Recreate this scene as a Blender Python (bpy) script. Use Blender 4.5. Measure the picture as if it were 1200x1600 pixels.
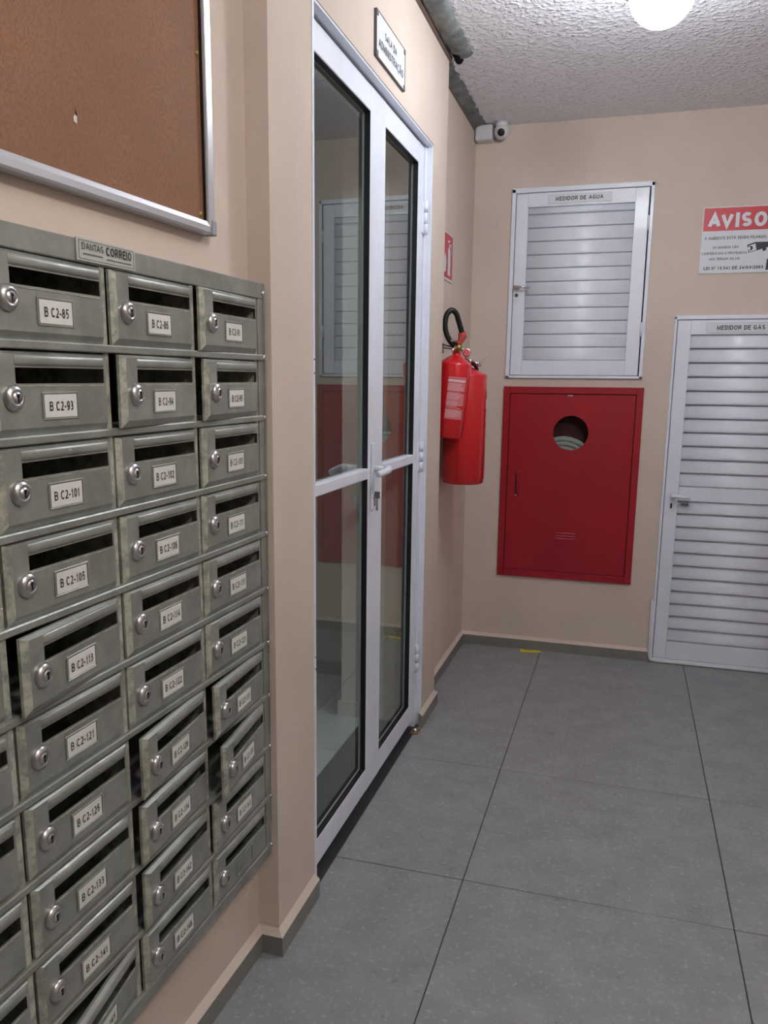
import bpy, bmesh, math, random
from mathutils import Matrix, Vector
random.seed(7)
S = bpy.context.scene
C = S.collection
for o in list(bpy.data.objects): bpy.data.objects.remove(o)

# ------------------------------------------------------------------ camera
cam_d = bpy.data.cameras.new('camera'); cam = bpy.data.objects.new('camera', cam_d); C.objects.link(cam)
S.camera = cam
R_ = Vector((0.95665108, 0.29105353, 0.01032242)); U_ = Vector((-0.06382901, 0.17495152, 0.98250589)); F_ = Vector((-0.28415588, 0.94057419, -0.18594522))
m = Matrix((R_, U_, -F_)).transposed().to_4x4(); m.translation = (0.68345625, -0.1158708, 1.27418226)
cam.matrix_world = m
cam_d.sensor_fit = 'VERTICAL'; cam_d.sensor_height = 36; cam_d.sensor_width = 27
cam_d.lens = 1277.77/1600*36
cam_d.shift_x = 11.4252/1600; cam_d.shift_y = 43.6391/1600
cam_d.clip_start = 0.02

# ------------------------------------------------------------------ world, lights, exposure
W = bpy.data.worlds.new('world'); S.world = W; W.use_nodes = True
W.node_tree.nodes['Background'].inputs[0].default_value = (.5, .55, .65, 1)
W.node_tree.nodes['Background'].inputs[1].default_value = 0.05
LAMP = (0.70, 2.37); LAMP_POWER = 12.5
LAMP_BACK = (1.25, 0.35); LAMP_BACK_POWER = 20.0
LAMP_COL = (0.93, 0.96, 1.0); LAMP_COL_BACK = (1.0, .965, .90)
S.view_settings.view_transform = 'Standard'; S.view_settings.look = 'None'
S.view_settings.gamma = 1; S.view_settings.use_curve_mapping = False
S.view_settings.exposure = 2.52

# ------------------------------------------------------------------ materials
def mat(name, col, rough=.6, metal=0., spec=.5, coat=0.):
    k = bpy.data.materials.new(name); k.use_nodes = True
    b = k.node_tree.nodes['Principled BSDF']
    b.inputs['Base Color'].default_value = (*col, 1); b.inputs['Roughness'].default_value = rough
    b.inputs['Metallic'].default_value = metal; b.inputs['Specular IOR Level'].default_value = spec
    b.inputs['Coat Weight'].default_value = coat
    return k
def nd(k, t, **kw):
    n = k.node_tree.nodes.new(t)
    for a, v in kw.items():
        if a in n.inputs: n.inputs[a].default_value = v
        else: setattr(n, a, v)
    return n
def lk(k, a, b): k.node_tree.links.new(a, b)
def bsdf(k): return k.node_tree.nodes['Principled BSDF']
def coords(k, scale=(1, 1, 1), obj=False):
    if obj:
        g = nd(k, 'ShaderNodeTexCoord').outputs['Object']
    else:
        g = nd(k, 'ShaderNodeNewGeometry').outputs['Position']
    mp = nd(k, 'ShaderNodeMapping'); mp.inputs['Scale'].default_value = scale
    lk(k, g, mp.inputs['Vector']); return mp.outputs[0]
def noise(k, vec, scale, detail=3, rough=.5):
    n = nd(k, 'ShaderNodeTexNoise'); n.inputs['Scale'].default_value = scale
    n.inputs['Detail'].default_value = detail; n.inputs['Roughness'].default_value = rough
    lk(k, vec, n.inputs['Vector']); return n.outputs['Fac']
def ramp(k, fac, stops):
    r = nd(k, 'ShaderNodeValToRGB'); e = r.color_ramp.elements
    while len(e) < len(stops): e.new(.5)
    for i, (p, c) in enumerate(stops): e[i].position = p; e[i].color = (*c, 1) if len(c) == 3 else c
    lk(k, fac, r.inputs[0]); return r.outputs[0]
def mixc(k, fac, a, b, mode='MIX'):
    x = nd(k, 'ShaderNodeMix', data_type='RGBA', blend_type=mode)
    for i, v in ((0, fac), (6, a), (7, b)):
        if isinstance(v, (int, float)): x.inputs[i].default_value = v
        elif isinstance(v, tuple): x.inputs[i].default_value = (*v, 1)
        else: lk(k, v, x.inputs[i])
    return x.outputs[2]
def bump(k, h, strength, dist=.002):
    b = nd(k, 'ShaderNodeBump'); b.inputs['Strength'].default_value = strength; b.inputs['Distance'].default_value = dist
    lk(k, h, b.inputs['Height']); lk(k, b.outputs[0], bsdf(k).inputs['Normal'])
def setcol(k, c): lk(k, c, bsdf(k).inputs['Base Color'])

wall_m = mat('wall paint', (.70, .55, .43), .75, spec=.25)
v = coords(wall_m)
setcol(wall_m, mixc(wall_m, ramp(wall_m, noise(wall_m, v, 2.2, 5, .6), [(.35, (0, 0, 0)), (.7, (1, 1, 1))]), (.66, .562, .487), (.595, .503, .432)))
bump(wall_m, noise(wall_m, v, 140, 4, .6), .25, .0015)
inner_m = mat('office wall paint', (.78, .77, .73), .8)
ceil_m = mat('rough ceiling plaster', (.90, .90, .97), .45, spec=.5)
v = coords(ceil_m)
vo = nd(ceil_m, 'ShaderNodeTexVoronoi'); vo.inputs['Scale'].default_value = 75; vo.feature = 'SMOOTH_F1'; lk(ceil_m, v, vo.inputs['Vector'])
n1 = noise(ceil_m, v, 48, 4, .6)
hm = nd(ceil_m, 'ShaderNodeMath', operation='MULTIPLY'); lk(ceil_m, ramp(ceil_m, vo.outputs['Distance'], [(.05, (1, 1, 1)), (.55, (0, 0, 0))]), hm.inputs[0])
lk(ceil_m, ramp(ceil_m, n1, [(.42, (0, 0, 0)), (.66, (1, 1, 1))]), hm.inputs[1])
ha = nd(ceil_m, 'ShaderNodeMath', operation='MULTIPLY_ADD'); lk(ceil_m, n1, ha.inputs[0]); ha.inputs[1].default_value = .5; lk(ceil_m, hm.outputs[0], ha.inputs[2])
bump(ceil_m, ha.outputs[0], .85, .014)
tile_m = mat('grey stone floor tile', (.2, .2, .2), .42, spec=.4)
v = coords(tile_m)
c1 = mixc(tile_m, ramp(tile_m, noise(tile_m, v, 9, 5, .65), [(.3, (0, 0, 0)), (.7, (1, 1, 1))]), (.225, .236, .245), (.30, .312, .32))
c2 = mixc(tile_m, ramp(tile_m, noise(tile_m, v, 75, 2, .6), [(.56, (0, 0, 0)), (.72, (.6, .6, .6))]), c1, (.42, .44, .44))
setcol(tile_m, mixc(tile_m, ramp(tile_m, noise(tile_m, v, 38, 2, .6), [(.66, (0, 0, 0)), (.72, (.5, .5, .5))]), c2, (.16, .165, .17)))
lk(tile_m, ramp(tile_m, noise(tile_m, v, 20, 3, .6), [(0, (.35, .35, .35)), (1, (.55, .55, .55))]), bsdf(tile_m).inputs['Roughness'])
bump(tile_m, noise(tile_m, v, 220, 2, .5), .08, .001)
sill_m = mat('dark threshold stone', (.035, .036, .04), .35)
office_m = mat('pale office tile', (.72, .73, .74), .4)
grout_m = mat('floor grout', (.055, .055, .055), .9)
skirt_m = mat('baseboard tile', (.15, .15, .14), .45)
v = coords(skirt_m); setcol(skirt_m, mixc(skirt_m, noise(skirt_m, v, 30, 4, .6), (.17, .17, .155), (.25, .25, .23)))
white_m = mat('white painted aluminium', (.66, .70, .80), .40, spec=.5, coat=.08)
v = coords(white_m); setcol(white_m, mixc(white_m, ramp(white_m, noise(white_m, v, 8, 5, .7), [(.45, (0, 0, 0)), (.8, (1, 1, 1))]), (.76, .80, .90), (.69, .72, .80)))
black_m = mat('black rubber', (.006, .006, .007), .5)
dark_m = mat('dark cavity', (.005, .005, .005), .95, spec=.1)  # near-black colour for shade inside meter doors, mailboxes and at the pipe end
ink_m = mat('black ink', (.02, .02, .025), .5)
ink2_m = mat('faded grey ink', (.14, .14, .15), .6)
metal_m = mat('galvanised steel', (.3, .3, .29), .36, metal=.45)
v = coords(metal_m, obj=False)
setcol(metal_m, mixc(metal_m, ramp(metal_m, noise(metal_m, v, 16, 6, .65), [(.35, (0, 0, 0)), (.68, (1, 1, 1))]), (.26, .275, .25), (.37, .385, .355)))
lk(metal_m, ramp(metal_m, noise(metal_m, v, 40, 4, .7), [(.2, (.28, .28, .28)), (.8, (.5, .5, .5))]), bsdf(metal_m).inputs['Roughness'])
bump(metal_m, noise(metal_m, v, 24, 3, .6), .25, .0015)
worn_m = mat('worn painted steel edge', (.40, .41, .34), .55, metal=.35)
v = coords(worn_m); setcol(worn_m, mixc(worn_m, ramp(worn_m, noise(worn_m, v, 45, 5, .7), [(.4, (0, 0, 0)), (.6, (1, 1, 1))]), (.30, .31, .27), (.56, .57, .48)))
lock_m = mat('chromed lock', (.58, .58, .59), .3, metal=1.)
chrome_m = mat('chrome', (.65, .65, .66), .2, metal=1.)
brass_m = mat('brass', (.45, .33, .12), .35, metal=.9)
paper_m = mat('white label', (.72, .72, .68), .6)
plate_m = mat('engraved silver plate', (.52, .54, .50), .4, metal=.3)
frame_m = mat('satin aluminium', (.62, .63, .67), .33, metal=.6)
cork_m = mat('brown hardboard', (.2, .1, .05), .75)
v = coords(cork_m)
cc = mixc(cork_m, ramp(cork_m, noise(cork_m, v, 5, 5, .6), [(.3, (0, 0, 0)), (.7, (1, 1, 1))]), (.25, .115, .06), (.31, .15, .08))
setcol(cork_m, mixc(cork_m, ramp(cork_m, noise(cork_m, v, 260, 2, .5), [(.3, (0, 0, 0)), (.7, (1, 1, 1))]), cc, (.21, .095, .05)))
red_m = mat('red enamel', (.42, .012, .02), .38, spec=.45)
v = coords(red_m); setcol(red_m, mixc(red_m, ramp(red_m, noise(red_m, v, 4, 4, .6), [(.3, (0, 0, 0)), (.75, (1, 1, 1))]), (.36, .010, .020), (.30, .012, .022)))
bump(red_m, noise(red_m, v, 12, 3, .6), .15, .003)
exred_m = mat('glossy red paint', (.62, .012, .018), .22, spec=.5, coat=.4)
rednoz_m = mat('red rubber nozzle', (.42, .045, .035), .6)
pinkl_m = mat('faded pink sticker print', (.62, .16, .18), .5)
pinkw_m = mat('pale sticker', (.75, .50, .52), .5)
signred_m = mat('sign red', (.55, .03, .05), .4)
sigw_m = mat('sign white', (.66, .68, .74), .45)
yellow_m = mat('yellow tape', (.85, .68, .01), .5)
conc_m = mat('grey mortar', (.16, .17, .17), .8)
v = coords(conc_m); setcol(conc_m, mixc(conc_m, ramp(conc_m, noise(conc_m, v, 14, 5, .7), [(.35, (0, 0, 0)), (.65, (1, 1, 1))]), (.10, .11, .115), (.25, .27, .265))); bump(conc_m, noise(conc_m, v, 60, 4, .6), .6, .004)
strip_m = mat('brown cornice strip', (.16, .115, .10), .6)
strip2_m = mat('cream plaster strip', (.60, .50, .38), .7)
pvc_m = mat('white plastic', (.66, .66, .70), .4)
hose_m = mat('pale canvas hose', (.27, .31, .28), .8)
cabin_m = mat('dark cabinet lining', (.10, .03, .03), .7)
glass_m = bpy.data.materials.new('door glass'); glass_m.use_nodes = True
nt = glass_m.node_tree; nt.nodes.clear()
out = nt.nodes.new('ShaderNodeOutputMaterial'); mx = nt.nodes.new('ShaderNodeMixShader')
tr = nt.nodes.new('ShaderNodeBsdfTransparent'); tr.inputs[0].default_value = (.90, .94, .93, 1)
gl = nt.nodes.new('ShaderNodeBsdfGlossy'); gl.inputs['Roughness'].default_value = .0; gl.inputs[0].default_value = (.95, 1, .99, 1)
fr = nt.nodes.new('ShaderNodeFresnel'); fr.inputs[0].default_value = 1.5
ge = nt.nodes.new('ShaderNodeNewGeometry')
inv = nt.nodes.new('ShaderNodeMath'); inv.operation = 'MULTIPLY_ADD'; inv.inputs[1].default_value = -1.7; inv.inputs[2].default_value = 1.7
mu = nt.nodes.new('ShaderNodeMath'); mu.operation = 'MULTIPLY'; mu.use_clamp = True
nt.links.new(ge.outputs['Backfacing'], inv.inputs[0]); nt.links.new(fr.outputs[0], mu.inputs[0]); nt.links.new(inv.outputs[0], mu.inputs[1])
nt.links.new(mu.outputs[0], mx.inputs[0]); nt.links.new(tr.outputs[0], mx.inputs[1]); nt.links.new(gl.outputs[0], mx.inputs[2]); nt.links.new(mx.outputs[0], out.inputs[0])
def lamp_mat(name, strength, LAMP_COL):
    k = bpy.data.materials.new(name); k.use_nodes = True; b = k.node_tree.nodes['Principled BSDF']
    b.inputs['Base Color'].default_value = (.9, .9, .9, 1)
    b.inputs['Emission Color'].default_value = (*LAMP_COL, 1); b.inputs['Emission Strength'].default_value = strength
    return k

# ------------------------------------------------------------------ mesh builder
def arc(cx, cy, rx, ry, a0, a1, n=10):
    return [(cx+rx*math.cos(math.radians(a0+(a1-a0)*i/n)), cy+ry*math.sin(math.radians(a0+(a1-a0)*i/n))) for i in range(n+1)]
GL = {  # plain grotesque capitals: width, centre lines on a unit box
 'A': (.80, [[(0, 0), (.5, 1), (1, 0)], [(.17, .34), (.83, .34)]]),
 'B': (.66, [[(0, 0), (0, 1), (.55, 1)]+arc(.60, .77, .34, .23, 90, -90)+[(0, .54)], [(.6, .54)]+arc(.64, .27, .36, .27, 90, -90)+[(0, 0)]]),
 'C': (.70, [arc(.52, .5, .52, .5, 42, 318, 18)]),
 'D': (.68, [[(0, 0), (0, 1), (.4, 1)]+arc(.42, .5, .58, .5, 90, -90, 14)+[(0, 0)]]),
 'E': (.60, [[(1, 1), (0, 1), (0, 0), (1, 0)], [(0, .53), (.9, .53)]]),
 'F': (.56, [[(1, 1), (0, 1), (0, 0)], [(0, .52), (.85, .52)]]),
 'G': (.74, [arc(.52, .5, .52, .5, 45, 335, 18)+[(1, .45), (.58, .45)]]),
 'I': (.19, [[(.5, 0), (.5, 1)]]), 'L': (.56, [[(0, 1), (0, 0), (1, 0)]]),
 'M': (.80, [[(0, 0), (0, 1), (.5, .12), (1, 1), (1, 0)]]), 'N': (.66, [[(0, 0), (0, 1), (1, 0), (1, 1)]]),
 'O': (.76, [arc(.5, .5, .5, .5, 90, 450, 24)]),
 'P': (.62, [[(0, 0), (0, 1), (.55, 1)]+arc(.62, .72, .38, .28, 90, -90)+[(0, .44)]]),
 'R': (.68, [[(0, 0), (0, 1), (.55, 1)]+arc(.60, .74, .36, .26, 90, -90)+[(0, .48)], [(.55, .48), (1, 0)]]),
 'S': (.64, [arc(.5, .74, .46, .26, 30, 270, 12)+arc(.5, .26, .48, .22, 90, -150, 12)]),
 'T': (.62, [[(0, 1), (1, 1)], [(.5, 1), (.5, 0)]]), 'U': (.66, [[(0, 1), (0, .36)]+arc(.5, .36, .5, .36, 180, 360, 12)+[(1, 1)]]),
 'V': (.78, [[(0, 1), (.5, 0), (1, 1)]]), 'X': (.66, [[(0, 0), (1, 1)], [(0, 1), (1, 0)]]),
 '0': (.56, [arc(.5, .5, .5, .5, 90, 450, 20)]), '1': (.44, [[(.1, .72), (.45, .84), (.68, 1), (.68, 0)]]),
 '2': (.56, [arc(.5, .70, .48, .30, 150, -35, 10)+[(0, 0), (1, 0)]]),
 '3': (.56, [arc(.44, .75, .46, .25, 140, -90, 10)+arc(.44, .27, .54, .27, 90, -138, 10)]),
 '4': (.58, [[(.75, 0), (.75, 1), (0, .26), (1, .26)]]),
 '5': (.56, [[(.95, 1), (.18, 1), (.06, .48)]+arc(.46, .32, .50, .32, 122, -128, 12)]),
 '6': (.56, [arc(.5, .32, .5, .32, 90, 450, 16), [(.02, .36)]+arc(.55, .5, .53, .5, 170, 50, 10)]),
 '8': (.56, [arc(.5, .76, .42, .24, 90, 450, 16), arc(.5, .27, .5, .27, 90, 450, 16)]),
 '9': (.56, [arc(.5, .68, .5, .32, 90, 450, 16), [(.98, .64)]+arc(.45, .5, .53, .5, -10, -130, 10)]),
 '7': (.54, [[(0, 1), (1, 1), (.4, 0)]]), '-': (.34, [[(0, .38), (1, .38)]]), '.': (.19, [[(.5, 0), (.5, .06)]]), '/': (.34, [[(0, 0), (1, 1)]]),
 '°': (.30, [arc(.5, .86, .5, .14, 90, 450, 10)]), ' ': (.28, [])}
ACC = {'Á': ('A', [[(.45, 1.18), (.65, 1.34)]]), 'Ã': ('A', [[(.22, 1.2), (.4, 1.3), (.6, 1.22), (.78, 1.32)]]), 'Ç': ('C', [[(.5, -.02), (.5, -.14), (.62, -.24), (.4, -.3)]])}
_texts = {}
def text_mesh(s, bold=.17):
    """one ribbon per stroke; returns unit-box vertices, quads"""
    if (s, bold) in _texts: return _texts[(s, bold)]
    t = bold; vs = []; fs = []; X = 0
    def ribbon(pts):
        pts = [p for i, p in enumerate(pts) if i == 0 or math.dist(p, pts[i-1]) > 1e-5]; closed = math.dist(pts[0], pts[-1]) < 1e-4
        n = len(pts); L = []; b0 = len(vs)
        for i, p in enumerate(pts):
            q0 = pts[i-1] if i else (pts[-2] if closed else None); q1 = pts[i+1] if i < n-1 else (pts[1] if closed else None)
            d0 = Vector((p[0]-q0[0], p[1]-q0[1])).normalized() if q0 else None; d1 = Vector((q1[0]-p[0], q1[1]-p[1])).normalized() if q1 else None
            d0 = d0 if d0 is not None else d1; d1 = d1 if d1 is not None else d0
            n0 = Vector((-d0.y, d0.x)); n1 = Vector((-d1.y, d1.x)); m = (n0+n1)
            m = m.normalized() if m.length > 1e-3 else n0; k = t/2/max(.42, m.dot(n0)); ex = 0
            vs.append((p[0]+m.x*k, p[1]+m.y*k)); vs.append((p[0]-m.x*k, p[1]-m.y*k))
        for i in range(n-1): fs.append((b0+2*i, b0+2*i+1, b0+2*i+3, b0+2*i+2))
    for n_, ch in enumerate(s):
        if n_ and s[n_-1]+ch in ('AV', 'VA', 'TA', 'AT'): X -= .16
        base, extra = ACC.get(ch, (ch, [])); w, st = GL[base]
        for line in st+extra:
            pl = []
            for x, y in line: pl.append((X+t/2+x*(w-t) if w > t*1.3 else X+w/2, t/2+y*(1-t)))
            # square ends reach the box edge
            if len(pl) > 1 and math.dist(pl[0], pl[-1]) > 1e-4:
                for a, b in ((0, 1), (-1, -2)):
                    dx, dy = pl[a][0]-pl[b][0], pl[a][1]-pl[b][1]; l = math.hypot(dx, dy)
                    if abs(dx) < 1e-6 or abs(dy) < 1e-6: pl[a] = (pl[a][0]+dx/l*t/2, pl[a][1]+dy/l*t/2)
            ribbon(pl)
        X += w+.14
    x0, x1, y0, y1 = 0, X-.14, 0, 1
    vs = [(x/(x1-x0), y) for x, y in vs]
    _texts[(s, bold)] = (vs, fs, x1); return _texts[(s, bold)]

class MB:
    """builds in a frame where X runs right, Z up and Y into the wall (front faces -Y)"""
    def __init__(s): s.bm = bmesh.new(); s.mats = []
    def mi(s, k):
        if k not in s.mats: s.mats.append(k)
        return s.mats.index(k)
    def poly(s, pts, k, smooth=False):
        f = s.bm.faces.new([s.bm.verts.new(p) for p in pts]); f.material_index = s.mi(k); f.smooth = smooth; return f
    def box(s, x0, x1, y0, y1, z0, z1, k, bev=0., seg=2, M=None):
        r = bmesh.ops.create_cube(s.bm, size=1.0)
        vs = r['verts']
        for v in vs: v.co = Vector(((x0+x1)/2+v.co.x*(x1-x0), (y0+y1)/2+v.co.y*(y1-y0), (z0+z1)/2+v.co.z*(z1-z0)))
        fs = list({f for v in vs for f in v.link_faces}); i = s.mi(k)
        if bev > 0:
            es = list({e for f in fs for e in f.edges})
            q = bmesh.ops.bevel(s.bm, geom=es, offset=bev, segments=seg, affect='EDGES', profile=.5)
            fs = list({f for v in q['verts'] for f in v.link_faces} | {f for f in fs if f.is_valid})
        for f in fs: f.material_index = i
        if M is not None:
            for v in {v for f in fs for v in f.verts}: v.co = M @ v.co
    def prism(s, prof, x0, x1, k, smooth=False, caps=True, taper=0.):
        """profile [(y,z)...] swept along X"""
        zc = sum(p[1] for p in prof)/len(prof)
        a = [s.bm.verts.new((x0, y, z)) for y, z in prof]; b = [s.bm.verts.new((x1, y, z)) for y, z in prof]
        i = s.mi(k); n = len(prof)
        for j in range(n):
            f = s.bm.faces.new((a[j], a[(j+1) % n], b[(j+1) % n], b[j])); f.material_index = i; f.smooth = smooth
        if caps:
            for w in (a[::-1], b): f = s.bm.faces.new(w); f.material_index = i
    def lathe(s, prof, c, axis, k, seg=24, smooth=True):
        """profile [(radius, height)] round `axis` through c"""
        ax = Vector(axis).normalized(); e1 = ax.orthogonal().normalized(); e2 = ax.cross(e1); i = s.mi(k); rings = []
        for r, h in prof:
            if r < 1e-6: rings.append([s.bm.verts.new(Vector(c)+ax*h)])
            else: rings.append([s.bm.verts.new(Vector(c)+ax*h+(e1*math.cos(t)+e2*math.sin(t))*r) for t in [2*math.pi*j/seg for j in range(seg)]])
        for A, B in zip(rings, rings[1:]):
            for j in range(seg):
                q = [A[j % len(A)], A[(j+1) % len(A)], B[(j+1) % len(B)], B[j % len(B)]]
                q = [v for n, v in enumerate(q) if v not in q[:n]]
                if len(q) > 2: f = s.bm.faces.new(q); f.material_index = i; f.smooth = smooth
    def tube(s, pts, r, k, seg=10, close=True):
        pts = [Vector(p) for p in pts]; i = s.mi(k); rings = []; up = None
        for n, p in enumerate(pts):
            d = (pts[min(n+1, len(pts)-1)]-pts[max(n-1, 0)]).normalized()
            e1 = d.orthogonal().normalized() if up is None else (up-d*up.dot(d)).normalized()
            up = e1; e2 = d.cross(e1); rr = r[n] if isinstance(r, (list, tuple)) else r
            rings.append([s.bm.verts.new(p+(e1*math.cos(2*math.pi*j/seg)+e2*math.sin(2*math.pi*j/seg))*rr) for j in range(seg)])
        for A, B in zip(rings, rings[1:]):
            for j in range(seg): f = s.bm.faces.new((A[j], A[(j+1) % seg], B[(j+1) % seg], B[j])); f.material_index = i; f.smooth = True
        if close:
            for w in (rings[0][::-1], rings[-1]): f = s.bm.faces.new(w); f.material_index = i
    def text(s, t, x0, x1, z0, z1, y, k, bold=.17):
        vs, fs, _ = text_mesh(t, bold); i = s.mi(k)
        for n, f in enumerate(fs):
            q = s.bm.faces.new([s.bm.verts.new((x0+vs[j][0]*(x1-x0), y-.00004*(n % 5), z0+vs[j][1]*(z1-z0))) for j in f]); q.material_index = i
    def slab(s, x0, x1, z0, z1, y0, y1, holes, k):
        """wall slab with rectangular openings (x0,x1,z0,z1)"""
        xs = sorted({x0, x1, *[h[0] for h in holes], *[h[1] for h in holes]}); zs = sorted({z0, z1, *[h[2] for h in holes], *[h[3] for h in holes]})
        inh = lambda x, z: any(h[0] < x < h[1] and h[2] < z < h[3] for h in holes)
        for a, b in zip(xs, xs[1:]):
            for c, d in zip(zs, zs[1:]):
                if inh((a+b)/2, (c+d)/2): continue
                s.poly([(a, y0, c), (b, y0, c), (b, y0, d), (a, y0, d)], k); s.poly([(b, y1, c), (a, y1, c), (a, y1, d), (b, y1, d)], k)
        for (a, b, c, d), sg in [((x0, x1, z0, z1), 1)]+[(h, -1) for h in holes]:
            for q in ([(a, y0, c), (a, y1, c), (b, y1, c), (b, y0, c)], [(a, y0, d), (b, y0, d), (b, y1, d), (a, y1, d)],
                      [(a, y0, c), (a, y0, d), (a, y1, d), (a, y1, c)], [(b, y0, c), (b, y1, c), (b, y1, d), (b, y0, d)]):
                s.poly(q if sg > 0 else q[::-1], k)
    def done(s, name, parent=None, off=(0, 0, 0), loc=None, mw=None):
        me = bpy.data.meshes.new(name)
        for v in s.bm.verts: v.co -= Vector(off)
        bmesh.ops.recalc_face_normals(s.bm, faces=s.bm.faces) if getattr(s, 'recalc', False) else None
        s.bm.to_mesh(me); s.bm.free()
        for k in s.mats: me.materials.append(k)
        o = bpy.data.objects.new(name, me); C.objects.link(o)
        if parent is not None: o.parent = parent
        if mw is not None: o.matrix_world = mw
        if loc is not None: o.location = loc
        return o

def tag(o, label=None, cat=None, group=None, kind=None):
    if label: o['label'] = label
    if cat: o['category'] = cat
    if group: o['group'] = group
    if kind: o['kind'] = kind
    return o
def root(name, M, base, label, cat, group=None, kind=None):
    """Empty whose local frame is M (wall frame) moved to `base` in that frame; build parts with off=base"""
    o = bpy.data.objects.new(name, None); C.objects.link(o); o.empty_display_size = .05
    o.matrix_world = M @ Matrix.Translation(base); return tag(o, label, cat, group, kind)
def copy_tree(o, parent=None):
    c = o.copy(); C.objects.link(c)
    if parent is not None: c.parent = parent
    for ch in list(o.children): copy_tree(ch, c)
    return c

# ------------------------------------------------------------------ frames and main sizes
H = 2.422; YB = 3.8193; XR = 2.15; YF = -3.0
ID = Matrix.Identity(4)
ML = Matrix.Rotation(math.pi/2, 4, 'Z')                 # left wall: X -> +y, Y -> -x
MR = Matrix.Translation((-.0544, 0, 0)) @ ML            # recessed stretch of the left wall
ME = Matrix.Translation((0, YB, 0))                     # back wall: X -> +x, Y -> +y
a_ = Vector((0.03172467, 0.99945504, 0.00911987)); b_ = Vector((0.00282699, -0.00921416, 0.99995355)); n_ = a_.cross(b_)
MM = Matrix((a_, -n_, b_)).transposed().to_4x4(); MM.translation = (-.017, 1.41215, 1.0)     # mailbox front
yw = math.atan2(.0317, 1)
MW = Matrix.Translation((-.049, 1.4123, 0)) @ Matrix.Rotation(math.pi/2-yw, 4, 'Z')           # mailbox wall face
P0, P1 = 1.4123, 2.971                                  # pilaster / door wall from..to (y)
DO0, DO1, DOH = 1.635, 2.750, 2.067                     # glass door opening
# back wall openings (x0,x1,z0,z1)
WAT = (.1215, .7320, 1.3135, 2.149); RED = (.140, .722, .392, 1.250); GAS = (.8555, 1.475, 0., 1.5855)

# ------------------------------------------------------------------ setting
b = MB(); b.slab(P0, DO0, 0, H, 0, .15, [], wall_m); b.slab(DO1, P1, 0, H, 0, .15, [], wall_m); b.slab(DO0, DO1, DOH, H, 0, .15, [], wall_m)
b.slab(P1, YB+.15, 0, H, .0544, .15, [], wall_m)
wl = b.done('wall_left', mw=ML); tag(wl, 'cream painted wall stretch around the glass double door and behind the extinguishers', 'wall', kind='structure')
b = MB(); b.slab(-4.42, 0, 0, H, 0, .15, [(-1.055, -.02, .262, 1.448)], wall_m)
tag(b.done('wall_left', mw=MW), 'cream painted wall stretch carrying the steel mailboxes and pin board', 'wall', kind='structure')
b = MB(); b.slab(-.2, XR+.1, 0, H, 0, .12, [WAT, RED, GAS], wall_m)
tag(b.done('wall_back', mw=ME), 'peach painted end wall with two louvred meter doors and a red cabinet', 'wall', kind='structure')
b = MB(); b.box(XR, XR+.1, YF, YB, 0, H, wall_m); tag(b.done('wall_right'), 'cream painted wall on the right side of the hallway', 'wall', kind='structure')
b = MB(); b.box(-.3, XR+.1, YF-.1, YF, 0, H, wall_m); tag(b.done('wall_front'), 'cream painted wall closing the hallway behind the viewer', 'wall', kind='structure')
b = MB(); b.box(-2.6, XR+.1, YF-.1, YB+.6, H, H+.08, ceil_m); tag(b.done('ceiling'), 'white ceiling of rough lumpy plaster', 'ceiling', kind='structure')
# room behind the glass door
b = MB()
b.box(-2.6, -2.5, 0.6, 4.2, 0, H, inner_m); b.box(-2.5, -.15, .6, .7, 0, H, inner_m)
b.box(-.32, -.15, 2.7505, 4.1, 0, H, inner_m); b.box(-2.5, -.32, 3.17, 3.3, 0, H, inner_m)
tag(b.done('wall_office'), 'dim grey walls of the office seen through the glass door', 'wall', kind='structure')
b = MB(); b.box(-2.5, -.332, 3.158, 3.17, .0016, .06, skirt_m); b.box(-.332, -.32, 2.738, 3.17, .0016, .06, inner_m); b.box(-.32, -.16, 2.738, 2.7505, .0016, .06, inner_m)
tag(b.done('baseboard_office'), 'low skirting of the office behind the glass door', 'baseboard', kind='structure')

# floor: grout bed with single tiles
b = MB(); b.box(-2.6, XR+.1, YF-.1, YB+.4, -.06, -.003, grout_m)
fl = b.done('floor'); tag(fl, 'hallway floor of large grey speckled stone tiles with thin dark joints', 'floor', kind='structure')
T = .66; g = .0014
b = MB(); b.box(-T/2+g, T/2-g, -T/2+g, T/2-g, -.015, 0, tile_m, .0012, 1); t0 = b.done('floor_tile', fl)
first = True
for i in range(-4, 3):
    for j in range(-8, 4):
        x = .3464+T*(i+.5); y = 1.8148+T*(j+.5)
        if y+T/2 < YF or y-T/2 > YB+.15 or (i < -1 and j < -3): continue
        if first: o = t0; first = False
        else: o = t0.copy(); C.objects.link(o); o.parent = fl
        o.location = (x, y, random.uniform(-.0003, .0003))

b = MB(); b.box(-.222, -.006, DO0-.03, 2.7445, -.01, .0012, sill_m, .001, 1)
tag(b.done('trim_4'), 'dark stone threshold under the glass double door', 'threshold', kind='structure')
fo = bpy.data.objects.new('floor_office', None); C.objects.link(fo); tag(fo, 'pale tiled floor of the office behind the glass door', 'floor', kind='structure')
b = MB(); b.box(-T/2+g, T/2-g, -T/2+g, T/2-g, -.012, .0015, office_m); t1 = b.done('floor_tile', fo)
for i in range(3):
    for j in range(4):
        o = t1 if i == 0 and j == 0 else t1.copy()
        if o is not t1: C.objects.link(o); o.parent = fo
        o.location = (-.223-T*(i+.5), 2.4375+T*(j-2+.5), 0)

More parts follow.
